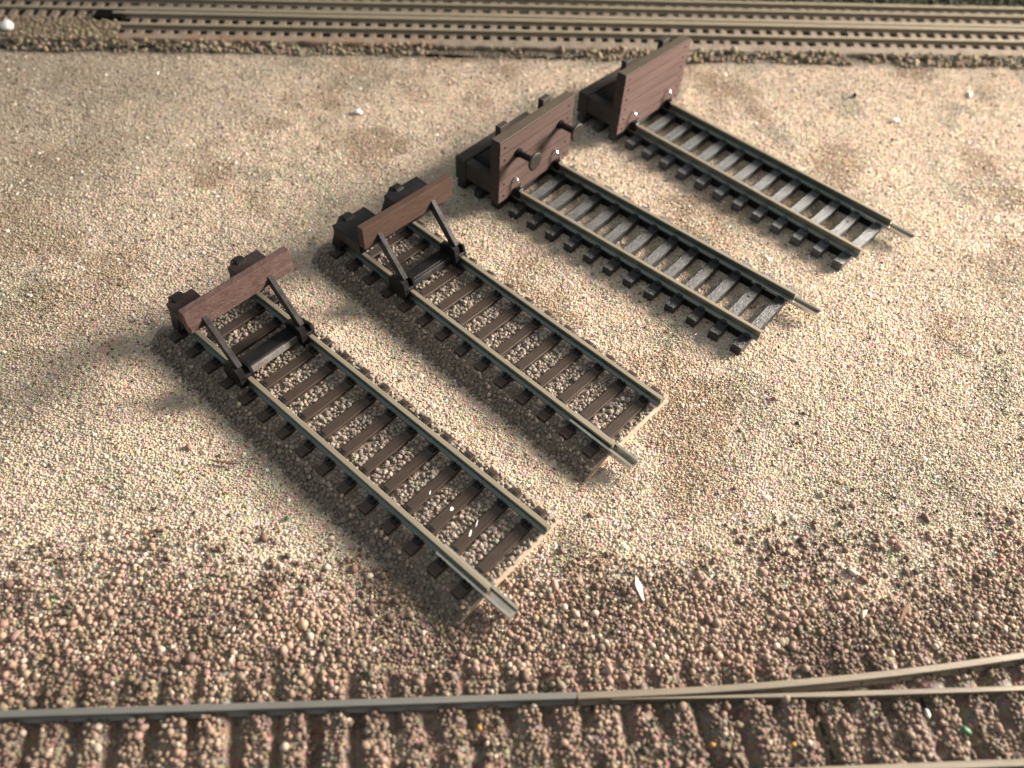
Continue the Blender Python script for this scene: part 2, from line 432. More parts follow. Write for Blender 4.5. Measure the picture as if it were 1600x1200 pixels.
# ------------------------------------------------------------------ grains (uncountable stuff) as point instances
_groups = {}
def grain_group(key, material, sub, amp, nscale, smooth):
    if key in _groups: return _groups[key]
    g = bpy.data.node_groups.new(key, 'GeometryNodeTree')
    g.interface.new_socket('Geometry', in_out='INPUT', socket_type='NodeSocketGeometry')
    g.interface.new_socket('Geometry', in_out='OUTPUT', socket_type='NodeSocketGeometry')
    n, l = g.nodes, g.links
    gi = n.new('NodeGroupInput'); go = n.new('NodeGroupOutput')
    join = n.new('GeometryNodeJoinGeometry')
    for k in range(4):
        ico = n.new('GeometryNodeMeshIcoSphere'); ico.inputs['Radius'].default_value = 1.0; ico.inputs['Subdivisions'].default_value = sub
        tx = n.new('ShaderNodeTexNoise'); tx.noise_dimensions = '4D'; tx.inputs['W'].default_value = 3.7 * k + 1; tx.inputs['Scale'].default_value = nscale
        sub_ = n.new('ShaderNodeVectorMath'); sub_.operation = 'SUBTRACT'; sub_.inputs[1].default_value = (0.5, 0.5, 0.5)
        scl = n.new('ShaderNodeVectorMath'); scl.operation = 'SCALE'; scl.inputs['Scale'].default_value = amp
        l.new(tx.outputs['Color'], sub_.inputs[0]); l.new(sub_.outputs[0], scl.inputs[0])
        sp = n.new('GeometryNodeSetPosition')
        l.new(ico.outputs[0], sp.inputs['Geometry']); l.new(scl.outputs[0], sp.inputs['Offset'])
        sm = n.new('GeometryNodeSetMaterial'); sm.inputs['Material'].default_value = material
        l.new(sp.outputs[0], sm.inputs[0])
        ss = n.new('GeometryNodeSetShadeSmooth'); ss.inputs['Shade Smooth'].default_value = smooth
        l.new(sm.outputs[0], ss.inputs[0])
        gti = n.new('GeometryNodeGeometryToInstance')
        l.new(ss.outputs[0], gti.inputs[0])
        l.new(gti.outputs[0], join.inputs[0])
    iop = n.new('GeometryNodeInstanceOnPoints')
    iop.inputs['Pick Instance'].default_value = True
    l.new(gi.outputs[0], iop.inputs['Points']); l.new(join.outputs[0], iop.inputs['Instance'])
    ri = n.new('FunctionNodeRandomValue'); ri.data_type = 'INT'
    ri.inputs[4].default_value = 0; ri.inputs[5].default_value = 3
    l.new(ri.outputs[2], iop.inputs['Instance Index'])
    rv = n.new('FunctionNodeRandomValue'); rv.data_type = 'FLOAT_VECTOR'
    rv.inputs[0].default_value = (0, 0, 0); rv.inputs[1].default_value = (6.28, 6.28, 6.28)
    l.new(rv.outputs[0], iop.inputs['Rotation'])
    na = n.new('GeometryNodeInputNamedAttribute'); na.data_type = 'FLOAT_VECTOR'; na.inputs['Name'].default_value = 'gscale'
    l.new(na.outputs[0], iop.inputs['Scale'])
    l.new(iop.outputs[0], go.inputs[0])
    _groups[key] = g
    return g

def grains(name, P, R, C, RO, group, parent=None, squash=0.25):
    """P (n,3) mm, R radius mm, C colour, RO roughness"""
    n = len(P)
    me = bpy.data.meshes.new(name)
    me.vertices.add(n); me.vertices.foreach_set('co', (P * K).astype(np.float32).ravel())
    s = (R[:, None] * K) * (1 + squash * (RS.rand(n, 3) - 0.5) * 2)
    a = me.attributes.new('gscale', 'FLOAT_VECTOR', 'POINT'); a.data.foreach_set('vector', s.astype(np.float32).ravel())
    a = me.attributes.new('gcol', 'FLOAT_COLOR', 'POINT')
    a.data.foreach_set('color', np.concatenate([np.clip(C, 0.01, 0.95), np.ones((n, 1))], 1).astype(np.float32).ravel())
    a = me.attributes.new('grough', 'FLOAT', 'POINT'); a.data.foreach_set('value', RO.astype(np.float32))
    me.update()
    o = link(name, me, None, parent, 'stuff')
    md = o.modifiers.new('grains', 'NODES'); md.node_group = group
    return o

def jitter_grid(x0, x1, y0, y1, cell):
    nx = int((x1 - x0) / cell); ny = int((y1 - y0) / cell)
    i, j = np.meshgrid(np.arange(nx), np.arange(ny))
    X = x0 + (i + RS.rand(ny, nx) * 1.0) * cell; Y = y0 + (j + RS.rand(ny, nx) * 1.0) * cell
    return X.ravel(), Y.ravel()

def in_pad(x, y, m=0.0):
    r = np.zeros(x.shape, bool)
    for k, (a, b, c, d) in PAD.items():
        u, v = to_local(k, x, y)
        r |= (u > a - m) & (u < b + m) & (v > c - m) & (v < d + m)
    return r
def view_mask(x, y):      # the neighbourhood of what the photograph shows (and a step beside it)
    left = -17 + (y + 70) * (-0.24) - 20
    right = 84 + (y + 70) * 0.56 + 22
    return (x > left) & (x < right)

# -- fine sand
X, Y = jitter_grid(-75, 195, -72, 76, 0.25)
o = off_far(X, Y)
pk = pinkness(X, Y)
m = view_mask(X, Y) & (o < -5.8 + 3.4 * (fbm(X, Y, 4, 71) - 0.5)) & (~in_pad(X, Y, -0.5)) & (RS.rand(len(X)) > pk * 0.68) & (o > -122)
X, Y, pk = X[m], Y[m], pk[m]
n = len(X)
R = 0.118 * np.exp(0.27 * RS.randn(n)); R = np.clip(R, 0.08, 0.30)
Z = height(X, Y) + R * (0.0 + 0.30 * RS.rand(n))
C = surf_colour(X, Y) * ((0.84 + 0.34 * RS.rand(n)) * (0.80 + 0.40 * fbm(X, Y, 1.6, 111)))[:, None] * (1 + 0.025 * RS.randn(n, 3))
u = RS.rand(n)
C[u < 0.035] = np.array([0.90, 0.86, 0.78]) * (0.95 + 0.1 * RS.rand((u < 0.035).sum()))[:, None]
R[u < 0.012] *= 1.35
q = (u > 0.035) & (u < 0.115); C[q] = np.array([0.24, 0.155, 0.085]) * (0.6 + 0.8 * RS.rand(q.sum()))[:, None]
q = (u > 0.115) & (u < 0.14); C[q] = np.array([0.15, 0.14, 0.11]) * (0.6 + 0.8 * RS.rand(q.sum()))[:, None]
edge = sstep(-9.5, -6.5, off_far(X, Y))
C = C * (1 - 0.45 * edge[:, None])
RO = 0.32 + 0.4 * RS.rand(n); RO[u < 0.012] = 0.12
GS = grain_group('sand_instances', MT['grain'], 1, 0.55, 0.9, False)
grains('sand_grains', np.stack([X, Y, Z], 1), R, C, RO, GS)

# -- reddish beads near the front line
X, Y = jitter_grid(-60, 130, -100, -20, 0.43)
pk = pinkness(X, Y); b = off_near(X, Y)
ph = np.abs(((X + 15.4 + 1.0) / NP + 0.30 * (fbm(X, Y, 5, 21) - 0.5)) % 1.0 - 0.5) * 2
hole = (ph > 0.62) & (b < -0.6) & (b > -2.4) & (fbm(X, Y, 4.5, 78) > 0.40)
bare = ((ph > 0.72) & (b < -0.9) & (fbm(X, Y, 3.4, 77) < 0.40 + 0.13 * sstep(10, 80, X))) | hole          # bare sleeper tops
on_rail = (np.abs(b) < 0.55)
m = view_mask(X, Y) & (RS.rand(len(X)) < np.maximum(pk, 0.006) * 0.95) & (~bare | (RS.rand(len(X)) < 0.10)) & (~on_rail) & (~in_pad(X, Y, 0.2))
X, Y, b, ph = X[m], Y[m], b[m], ph[m]
n = len(X)
R = np.clip(0.212 * np.exp(0.30 * RS.randn(n)), 0.11, 0.50)
Z = height(X, Y) + R * (0.05 + 0.6 * RS.rand(n))
base = np.array([0.310, 0.212, 0.163])
C = base * ((0.62 + 0.62 * RS.rand(n)) * (0.62 + 0.76 * sstep(0.25, 0.75, fbm(X, Y, 5.5, 121))))[:, None] * (1 + 0.05 * RS.randn(n, 3))
u = RS.rand(n)
q = u < 0.05; C[q] = np.array([0.62, 0.52, 0.42]) * (0.8 + 0.3 * RS.rand(q.sum()))[:, None]
q = (u > 0.05) & (u < 0.20); C[q] = np.array([0.30, 0.235, 0.16]) * (0.6 + 0.7 * RS.rand(q.sum()))[:, None]
q = (u > 0.20) & (u < 0.26); C[q] = np.array([0.13, 0.12, 0.08]) * (0.6 + 0.8 * RS.rand(q.sum()))[:, None]
dusty = sstep(3.5, 1.0, b) * (0.45 + 0.5 * sstep(0.45, 0.8, ph)) * sstep(0.35, 0.6, fbm(X, Y, 5, 83) + 0.12)
C = C * (1 - 0.65 * dusty[:, None]) + np.array([0.205, 0.165, 0.125]) * 0.65 * dusty[:, None]
RO = 0.45 + 0.35 * RS.rand(n)
GB = grain_group('bead_instances', MT['stone'], 2, 0.5, 0.8, True)
grains('brown_beads', np.stack([X, Y, Z], 1), R, C, RO, GB)

# -- rubble on the shoulder of the far line, and litter behind it
X, Y = jitter_grid(-90, 200, 40, 112, 0.50)
o = off_far(X, Y)
m = view_mask(X, Y) & (((o > -8.6 + 2.2 * fbm(X, Y, 5, 93)) & (o < -4.6) & (fbm(X, Y, 3.2, 91) > 0.40)) | (o > 15.2))
m &= ~((X > 34) & (X < 64) & (o > -7.4) & (o < -4) & (RS.rand(len(X)) < 0.93))
X, Y, o = X[m], Y[m], o[m]; n = len(X)
R = np.clip(0.30 * np.exp(0.3 * RS.randn(n)), 0.15, 0.6)
Z = height(X, Y) + R * (0.2 + 1.1 * RS.rand(n)) + np.where(o < 0, sstep(-6.6, -4.8, o) * 0.7 * RS.rand(n), 0)
C = np.array([0.33, 0.268, 0.19]) * (0.5 + 0.8 * RS.rand(n))[:, None] * (1 + 0.08 * RS.randn(n, 3))
q = o > 10; C[q] = np.array([0.085, 0.085, 0.045]) * (0.4 + 1.2 * RS.rand(q.sum()))[:, None]
grains('shoulder_rubble', np.stack([X, Y, Z], 1), R, C, 0.6 + 0.3 * RS.rand(n), GB)

# -- sand that has filled the far left end of the front rail pair
X, Y = jitter_grid(-80, -24.5, 70, 92, 0.42)
o = off_far(X, Y)
m = view_mask(X, Y) & (o > -4.6) & (o < 3.2 + 0.8 * (fbm(X, Y, 4, 95) - 0.5)) & (X < -27 - 0.6 * o + 3 * RS.rand(len(X)))
X, Y = X[m], Y[m]; n = len(X)
R = np.clip(0.22 * np.exp(0.26 * RS.randn(n)), 0.12, 0.4)
C = np.array([0.40, 0.325, 0.225]) * (0.65 + 0.6 * RS.rand(n))[:, None] * (1 + 0.06 * RS.randn(n, 3))
grains('drifted_sand', np.stack([X, Y, 1.25 + R * RS.rand(n)], 1), R, C, 0.4 + 0.3 * RS.rand(n), GS)

# ------------------------------------------------------------------ the four pieces of model track with buffer stops
def pad_height(k, kw):
    a, b, c, d = PAD[k]
    return None

def make_bed(k, root, nsl, first, pitch):
    a, b, c, d = PAD[k]
    pr = [(c - 0.9, -1.7), (c + 0.5, -0.35), (c + 1.9, 0.82), (d - 0.9, 0.82), (d - 0.3, 0.5), (d, 0.0)]
    mb = MB(); mb.extrude_x(pr, a, b - 0.30)
    bed = mb.build('ballast_bed', MT['bed_card'], root)
    mb = MB(); mb.extrude_x([(c - 0.7, -1.6), (c + 1.8, 0.74), (d - 0.7, 0.72), (d - 0.2, 0.0)], b - 0.295, b)
    mb.build('bed_edge', MT['cream'], root)
    X, Y = jitter_grid(a - 0.3, b - 0.25, c - 1.0, d + 0.1, 0.45)
    n0 = len(X)
    sl = np.zeros(n0, bool)
    for i in range(nsl):
        sl |= (np.abs(X - (first + i * pitch)) < 0.92) & (np.abs(Y) < 7.35)
    m = ~sl | (RS.rand(n0) < 0.012)
    m &= ~((np.abs(Y + 4.5) < 0.55) | (np.abs(Y - 5.25) < 0.55))
    X, Y = X[m], Y[m]; n = len(X)
    R = np.clip(0.265 * np.exp(0.22 * RS.randn(n)), 0.15, 0.42)
    top = np.minimum(sstep(c - 0.3, c + 1.3, Y), sstep(d + 0.2, d - 0.9, Y)) * sstep(a - 0.3, a + 1.0, X)
    Z = np.where(Y < 0, -1.45 + 2.27 * np.clip((Y - c + 1.0) / 2.8, 0, 1) * sstep(a - 0.3, a + 0.8, X), 0.08 + top * 0.80) + R * (RS.rand(n) * 0.6 - 0.1)
    C = np.array([0.34, 0.285, 0.235]) * (0.66 + 0.52 * RS.rand(n))[:, None] * (1 + 0.05 * RS.randn(n, 3))
    u = RS.rand(n); q = u < 0.10; C[q] = np.array([0.26, 0.22, 0.20]) * (0.7 + 0.5 * RS.rand(q.sum()))[:, None]
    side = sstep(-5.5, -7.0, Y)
    C = C * (1 - 0.22 * side[:, None])  # bank away from the lamp: its shadow painted into the stone colour
    grains('ballast_stones', np.stack([X, Y, Z], 1), R, C, 0.5 + 0.3 * RS.rand(n), GSTONE, parent=root)

GSTONE = grain_group('stone_instances', MT['stone'], 1, 0.85, 1.0, False)

def make_rail(root, y, x0, x1, zb, zt, m='silver'):
    mb = MB(); mb.extrude_x(rail_prof(zb, zt), x0, x1, y)
    o = mb.build('rail', MT[m], root)
    o.data.materials.append(MT['rail_side'])          # bright head, tarnished sides
    for p in o.data.polygons:
        if p.center.z < (zt - 0.09) * K and abs(p.normal.x) < 0.5: p.material_index = 1
    return o

def sleeper_fine(root, x, m, proto=None):
    """brown sleeper with a pair of little chairs beside each rail"""
    if proto is None:
        mb = MB(); mb.box(-0.68, 0.68, -7.15, 7.15, 0.35, 1.30, 0.07)
        for y in (-4.50, 5.25):
            for s in (-1, 1):
                mb.box(-0.50, 0.50, y + s * 1.0 - 0.36, y + s * 1.0 + 0.36, 1.28, 1.52, 0.08)
                mb.box(-0.52, -0.14, y + s * 0.84 - 0.18, y + s * 0.84 + 0.18, 1.48, 1.82, 0.07)
                mb.box(0.14, 0.52, y + s * 0.84 - 0.18, y + s * 0.84 + 0.18, 1.48, 1.82, 0.07)
        o = mb.build('sleeper', MT[m], root); o.location.x = x * K
        o.data.materials.append(MT['black'])
        for p in o.data.polygons:
            if p.center.z > 1.31 * K: p.material_index = 1
        return o
    o = proto.copy(); COL.objects.link(o); o.parent = root; o.location.x = x * K
    return o

def sleeper_coarse(root, x, m, proto=None, hole=False):
    if proto is None:
        mb = MB(); mb.box(-0.74, 0.74, -7.75, 7.75, 0.0, 1.5, 0.06)
        for y in (-4.50, 5.25):
            mb.box(-0.42, 0.42, y - 0.98, y - 0.5, 1.48, 1.98, 0.08)
            mb.box(-0.42, 0.42, y + 0.5, y + 0.98, 1.48, 1.98, 0.08)
        o = mb.build('sleeper', MT[m], root); o.location.x = x * K
    else:
        o = proto.copy(); COL.objects.link(o); o.parent = root; o.location.x = x * K
    if hole:
        mb = MB(); mb.cyl((0, 1.6, 1.44), (0, 1.6, 1.512), 0.20, seg=14)
        h = mb.build('pin_hole', MT['black_and_shade'], o)
    return o

def joiner(root, y, x0, x1, zb, zt, clip=True):
    """folded metal joiner gripping the foot of the rail and running on past its end"""
    mb = MB()
    mb.box(x0, x1, y - 0.80, y + 0.80, zb - 0.13, zb - 0.01, 0.03)
    for s in (-1, 1):
        mb.box(x0, x1, min(y + s * 0.66, y + s * 0.80), max(y + s * 0.66, y + s * 0.80), zb - 0.05, zt, 0.03)
        mb.box(x0, x1, min(y + s * 0.42, y + s * 0.78), max(y + s * 0.42, y + s * 0.78), zt - 0.04, zt + 0.08, 0.03)
    return mb.build('rail_joiner', MT['joiner'], root)

# ---- A and B : rail-built stops on ballasted track
def track_ab(k, nsl, xend, label, beamm, blockm, sdx, beam, slabL, slabR, slab_z, foot, pitch=3.74):
    ox, oy, a = FR[k]
    root = empty('buffer_stop_track', ox, oy, math.radians(a))
    tag(root, label, 'model track', 'pieces of model track with buffer stops')
    first = xend - 2.35 - (nsl - 1) * pitch
    first = 0.0 if k == 'B' else -0.16
    make_bed(k, root, nsl, first, pitch)
    pr = None
    for i in range(nsl):
        s = sleeper_fine(root, first + i * pitch, 'sl_brown', pr); pr = pr or s
    for y in (-4.50, 5.25):
        make_rail(root, y, -1.3, xend, 1.3, 2.65)
    # rear posts (bent rail ends), one per rail
    for s, y in ((-1, -5.0), (1, 5.3)):
        mb = MB()
        mb.poly([(-1.9, 1.35), (0.1, 1.35), (2.4, slab_z - 2.0), (3.2, slab_z - 0.2), (2.9, slab_z + 0.25), (2.1, slab_z + 0.32), (1.3, slab_z - 0.1), (0.1, slab_z - 2.4)], y - 0.85 if s < 0 else y - 1.9, y + 0.75 if s < 0 else y - 0.5, 0.12)
        mb.build('rear_post', MT['black'], root)
        x1 = beam[0] - 1.15
        y0, y1 = (slabL if s < 0 else slabR)
        mb = MB(); mb.box(2.2, x1, y0, y1, slab_z - 1.7, slab_z, 0.14, 2)
        mb.build('bracket_block', MT[blockm], root)
    # beam
    bx, by0, by1, bz0, bz1 = beam
    mb = MB(); mb.box(bx - 1.1, bx, by0, by1, bz0, bz1, 0.10, 2)
    if k == 'A':
        mb.box(bx - 0.05, bx + 0.07, by0 + 0.15, by1 - 0.2, bz0 + 0.1, bz0 + 1.25, 0.05)
    bo = mb.build('buffer_beam', MT[beamm], root)
    # sloping struts and the feet they stand in
    fx0, fx1, fz = foot
    for s, y in ((-1, -5.0), (1, 4.7)):
        mb = MB()
        mb.bar((fx1 - 0.9, y, fz - 0.4), (bx - 0.9, y + 0.15, bz0 + 1.5), 0.75, 1.3, 0.08)
        mb.build('strut', MT['strut'], root)
        mb = MB()
        mb.poly([(fx0, 1.45), (fx1, 1.45), (fx1, 3.4), (fx1 - 0.2, fz - 0.3), (fx1 - 1.2, fz + 0.1), (fx0, fz - 0.9)], y - 0.9, y + 0.1, 0.09)
        mb.poly([(fx0, 1.45), (fx1, 1.45), (fx1, 3.2), (fx1 - 0.3, fz - 0.5), (fx0, fz - 1.2)], y + 0.82, y + 1.3, 0.07)
        mb.box(fx0 + 0.4, fx1, y - 0.75, y + 1.2, 2.7, 3.25, 0.07)
        mb.build('foot_block', MT['black'], root)
    mb = MB()
    mb.box(fx0 + 0.2, fx1 - 1.3, -3.9, 4.25, 2.2, 3.0, 0.08)
    cm = mb.build('cross_member', MT['black'], root)
    mb = MB(); mb.box(fx1 - 1.45, fx1 - 1.0, -3.7, 4.05, 1.7, 2.75, 0.06)
    mb.build('cross_rail', MT['pale_strip'] if k == 'A' else MT['strut'], root)
    return root

tA = track_ab('A', 15, 54.6, 'ballasted model track nearest the camera, its buffer stop carrying a red-brown wooden beam', 'beam_red', 'block_red', 0,
              (7.9, -7.2, 8.4, 8.5, 12.0), (-6.7, -2.9), (2.3, 7.0), 9.4, (10.2, 13.6, 4.7))
joiner(tA, -4.50, 47.3, 58.2, 1.32, 1.75)
tB = track_ab('B', 14, 50.6, 'ballasted model track with a dull brown beam on black blocks, second from the front', 'beam_brown', 'black', 0,
              (9.1, -7.6, 8.6, 8.5, 12.0), (-7.6, -1.9), (1.6, 7.9), 8.6, (11.2, 14.5, 4.8))
joiner(tB, -4.50, 44.2, 53.9, 1.32, 2.05)
SCUFFS = [(44.64, 0.0, (0.20, 0.26), 1), (48.32, -0.8, (0.12, 0.42), 2), (48.0, 0.6, (0.05, 0.5), 3), (41.3, -0.2, (0.06, 0.3), 4)]
# small white scuffs on the front track's sleepers
for u_, v_, w_, seed_ in SCUFFS:
    bm_ = bmesh.new(); bmesh.ops.create_icosphere(bm_, subdivisions=2, radius=1)
    for v in bm_.verts: v.co = Vector((v.co.x * w_[0] * (1 + 0.3 * math.sin(7 * v.co.y + seed_)), v.co.y * w_[1] * (1 + 0.25 * math.sin(9 * v.co.x)), v.co.z * 0.03)) * K
    me_ = bpy.data.meshes.new('paint_fleck'); bm_.to_mesh(me_); bm_.free()
    f_ = link('paint_fleck', me_, MT['white'], tA); f_.location = (u_ * K, v_ * K, 1.32 * K); f_.rotation_euler.z = 0.5

# ---- C and D : plank-faced stops on unballasted track
def track_cd(k, label, sm, bm_, planks, buffers, root=None):
    ox, oy, a = FR[k]
    root = empty('buffer_stop_track', ox, oy, math.radians(a))
    tag(root, label, 'model track', 'pieces of model track with buffer stops')
    pr = None
    for i in range(-3, 12):
        s = sleeper_coarse(root, 40.35 - (11 - i) * 3.67, sm, pr, hole=(i == 10)); pr = pr or s
    for y in (-4.50, 5.25):
        make_rail(root, y, -11.9, 41.9, 1.5, 3.02)
        mb = MB()
        for i in range(-3, 11):
            xa = 40.35 - (11 - i) * 3.67
            w = 3.5 if i % 2 else 2.9
            mb.box(xa + 0.1, xa + 0.1 + w, y - 0.42, y + 0.42, 0.05, 1.46, 0.03)
        mb.build('web_strip', MT['black'], root)
    joiner(root, 5.25, 35.5, 45.8, 1.62, 1.95)
    y0, y1, z0, z1 = -8.5, 8.9, 2.1, 13.0
    xb, xf = -3.9, -2.2
    # board: planks with shallow grooves, one mesh
    mb = MB()
    hgt = (z1 - z0) / planks
    for p in range(planks):
        mb.box(xf - 0.40, xf + 0.02 * ((p * 7) % 3 - 1), y0, y1, z0 + p * hgt + 0.12, z0 + (p + 1) * hgt - 0.12, 0.0)
    board = mb.build('face_board', MT[bm_], root)
    q = MB(); q.box(xb, xf - 0.38, y0 + 0.03, y1 - 0.03, z0 + 0.03, z1 - 0.03)
    q.build('backing', MT['timber'], board)
    q = MB(); q.box(xb - 0.03, xf - 0.03, y0 - 0.02, y1 + 0.02, z1 - 0.02, z1 + 0.14, 0.05)
    q.build('cap_strip', MT['cap'], board)
    q = MB(); q.box(xb - 0.05, xf - 0.10, y0 - 0.08, y0 + 0.01, z0, z1 - 0.03, 0.02)
    q.build('shaded_end_strip', MT['timber'], board)  # covers only the end turned from the lamp; its shade put into colour
    for p in range(planks):
        z = z0 + (p + 0.5) * hgt
        for y in (y0 + 1.15, y1 - 1.25):
            if p == planks // 2 and planks == 5: continue
            q = MB(); q.cyl((xf - 0.02, y, z), (xf + 0.09, y, z), 0.24, 0.17, seg=10)
            q.build('bolt', MT['bolt'], board)
    # round buffers
    if buffers:
        for y in (-4.4, 5.7):
            q = MB(); q.cyl((xf - 0.3, y, 9.5), (1.0, y, 9.6), 0.52, seg=20); q.cyl((xf, y, 9.5), (xf + 0.3, y, 9.5), 0.75, seg=20)
            sh = q.build('buffer_shank', MT['black'], root, smooth=False)
            q = MB(); q.cyl((0.95, y, 9.6), (1.2, y, 9.6), 1.35, 1.45, seg=36); q.cyl((1.2, y, 9.6), (1.32, y, 9.6), 1.45, 1.25, seg=36)
            q.build('buffer_head', MT['buffer'], sh)
    # uprights behind the board, standing a little proud
    for y in (-5.65, 4.1):
        mb = MB(); mb.box(xb - 1.05, xb - 0.03, y - 0.95, y + 0.95, 1.55, z1 + 0.95, 0.07)
        mb.build('upright', MT['timber'], root)
        mb = MB()
        mb.poly([(-9.6, 3.2), (-9.6, 5.6), (xb - 1.05, 10.3), (xb - 1.05, 7.0)], y - 0.8, y + 0.8, 0.07)
        mb.build('raking_strut', MT['timber'], root)
    # rear timber
    mb = MB(); mb.box(-11.5, -9.4, -8.4, 8.6, 2.3, 6.3, 0.10)
    mb.box(-11.6, -11.45, -8.3, 8.5, 3.9, 4.1)
    mb.build('rear_timber', MT['timber'], root)
    for y in (-7.55, 7.6):
        mb = MB(); mb.box(-9.35, xb - 0.06, y - 0.75, y + 0.75, 3.1, 6.2, 0.08)
        mb.build('side_timber', MT['timber'], root)
    # bent wire clips holding the board to the rails
    for y in (-4.50, 5.25):
        q = MB(); q.tube([(xf - 0.2, y - 0.45, 5.3), (xf + 0.35, y - 0.42, 5.25), (xf + 0.75, y - 0.25, 4.7), (xf + 0.95, y + 0.0, 3.9), (xf + 0.8, y + 0.1, 3.1)], 0.17)
        q.build('wire_clip', MT['wire'], root, smooth=True)
        q = MB(); q.box(xf + 0.05, xf + 1.2, y - 0.5, y + 0.5, 1.6, 3.3, 0.1)
        q.build('rail_chair', MT['black'], root)
    return root
tC = track_cd('C', 'unballasted model track with a plank buffer stop that has two round black buffers', 'sl_grey', 'board', 5, True)
tD = track_cd('D', 'unballasted model track with a plain plank buffer stop, farthest from the camera', 'sl_sheen', 'board2', 6, False)

# ------------------------------------------------------------------ far line
def line_root(name, x, y, slope, label, cat):
    r = empty(name, x, y, math.atan(slope)); tag(r, label, cat); return r
far = line_root('railway_track', 0, 74.96, SL, 'long weathered track with four pale rails across the top of the picture', 'railway track')
CA = math.cos(math.atan(SL))
def fy(o): return o * CA
def wob(s, amp=0.12):
    return lambda x: amp * math.sin(x / 31.0 + s) + amp * 0.4 * math.sin(x / 9.0 + 2 * s)
for o_, x0 in ((0.0, -24.5), (4.2, -27.0), (10.2, -100.0), (13.6, -100.0)):
    mb = MB(); mb.extrude_x(rail_prof(0.9, 2.05, 0.42, 0.5, 0.3), x0, 215, fy(o_), wob(o_, 0.08), 60)
    mb.build('rail', MT['rail_far'], far)
# guard strip lying against the third rail
pr = None
rs = random.Random(3)
for i in range(96):
    x = -70 + i * 2.6
    if pr is None:
        mb = MB(); mb.box(-0.66, 0.66, fy(-3.2), fy(15.0), 0.30, 1.18, 0.10)
        s = mb.build('sleeper', MT['sl_far'], far); pr = s
    else:
        s = pr.copy(); COL.objects.link(s); s.parent = far
    s.location.x = (x + rs.uniform(-0.25, 0.25)) * K; s.rotation_euler.z = rs.uniform(-0.03, 0.03)
def strip(name, m, x0, x1, a, b, z, amp, seed, parent=far, base=0.3, edge=0.0):
    nx = int((x1 - x0) / 0.6); ny = max(3, int((b - a) / 0.4))
    bm = bmesh.new()
    xs = np.linspace(x0, x1, nx + 1)
    rows = []
    for j in range(-1, ny + 2):
        t = min(max(j / ny, 0), 1)
        yy = a + (b - a) * t + (edge * (fbm(xs, xs * 0 + seed, 2.2, seed) - 0.5) if j <= 0 else (edge * 0.5 * (fbm(xs, xs * 0 + seed + 3, 2.2, seed + 2) - 0.5) if j >= ny else 0 * xs))
        zz = z + amp * (fbm(xs, yy, 2.0, seed) - 0.5) * 2 if 0 <= j <= ny else base + 0 * xs
        rows.append([bm.verts.new((x, y, q)) for x, y, q in zip(xs, yy + 0 * xs, zz)])
    for j in range(len(rows) - 1):
        for i in range(nx):
            f = bm.faces.new((rows[j][i], rows[j][i + 1], rows[j + 1][i + 1], rows[j + 1][i])); f.smooth = True
    for v in bm.verts: v.co *= K
    me = bpy.data.meshes.new(name); bm.to_mesh(me); bm.free()
    return link(name, me, MT[m], parent)
strip('ballast_strip', 'fill_far', -26, 215, fy(5.0), fy(8.2), 1.28, 0.10, 3, edge=0.5)
strip('ballast_strip', 'fill_far', -100, 215, fy(14.3), fy(15.8), 1.25, 0.10, 5, edge=0.3)
strip('edge_strip', 'rust', -26, 36, fy(-4.3), fy(-2.35), 1.30, 0.10, 9, edge=0.9)
strip('edge_strip', 'fill_far', 36, 215, fy(-4.9), fy(-2.35), 1.30, 0.10, 11, edge=0.9)
strip('edge_strip', 'rust', -100, -25.5, fy(-5.0), fy(-3.9), 1.30, 0.08, 12, edge=0.5)
strip('ballast_strip', 'bed_card', -100, -26, fy(-4.4), fy(3.0), 1.15, 0.12, 13, edge=0.4)
mb = MB()
mb.extrude_x([(fy(6.2), 1.2), (fy(7.0), 1.2), (fy(7.0), 1.62), (fy(6.2), 1.62)], -100, 215, 0, wob(5, 0.1), 60)
mb.build('guard_strip', MT['rail_far'], far)
mb = MB(); mb.extrude_x([(fy(4.9), 1.0), (fy(6.0), 1.0), (fy(6.0), 1.5), (fy(4.9), 1.5)], -27, 215, 0, wob(5, 0.1), 60)
mb.build('guard_strip', MT['fill_far'], far)
strip('hollow_shade_strip', 'black_and_shade', 34, 64, fy(-7.2), fy(-4.3), 0.42, 0.12, 19, edge=2.0, base=-0.2)  # shadow under the ledge, laid in as a near-black strip
# ends of the sleepers that stick out of the shoulder at the far left
for i in range(9):
    if i == 0:
        mb = MB(); mb.box(-0.75, 0.75, fy(-7.0), fy(-4.9), 0.1, 1.0, 0.15)
        s = mb.build('sleeper', MT['sl_near'], far); p2 = s
    else:
        s = p2.copy(); COL.objects.link(s); s.parent = far
    s.location.x = (-57 + 4.1 * i) * K
# dark block at the rail ends
t = mb = MB(); mb.box(-30.5, -24.8, fy(2.2), fy(5.2), 0.6, 2.0, 0.2)
mb.build('end_block', MT['black_and_shade'], far)

# ------------------------------------------------------------------ near line
near = line_root('railway_track', -15.4, -51.2, -0.098, 'dull grey rail with rough bead-covered sleepers along the bottom of the picture', 'railway track')
cn = math.cos(math.atan(0.098))
mb = MB(); mb.extrude_x(rail_prof(0.75, 2.1, 0.36, 0.6, 0.22), -60, 54.6, 0.0, wob(1, 0.06), 40)
mb.build('rail', MT['rail_dull'], near)
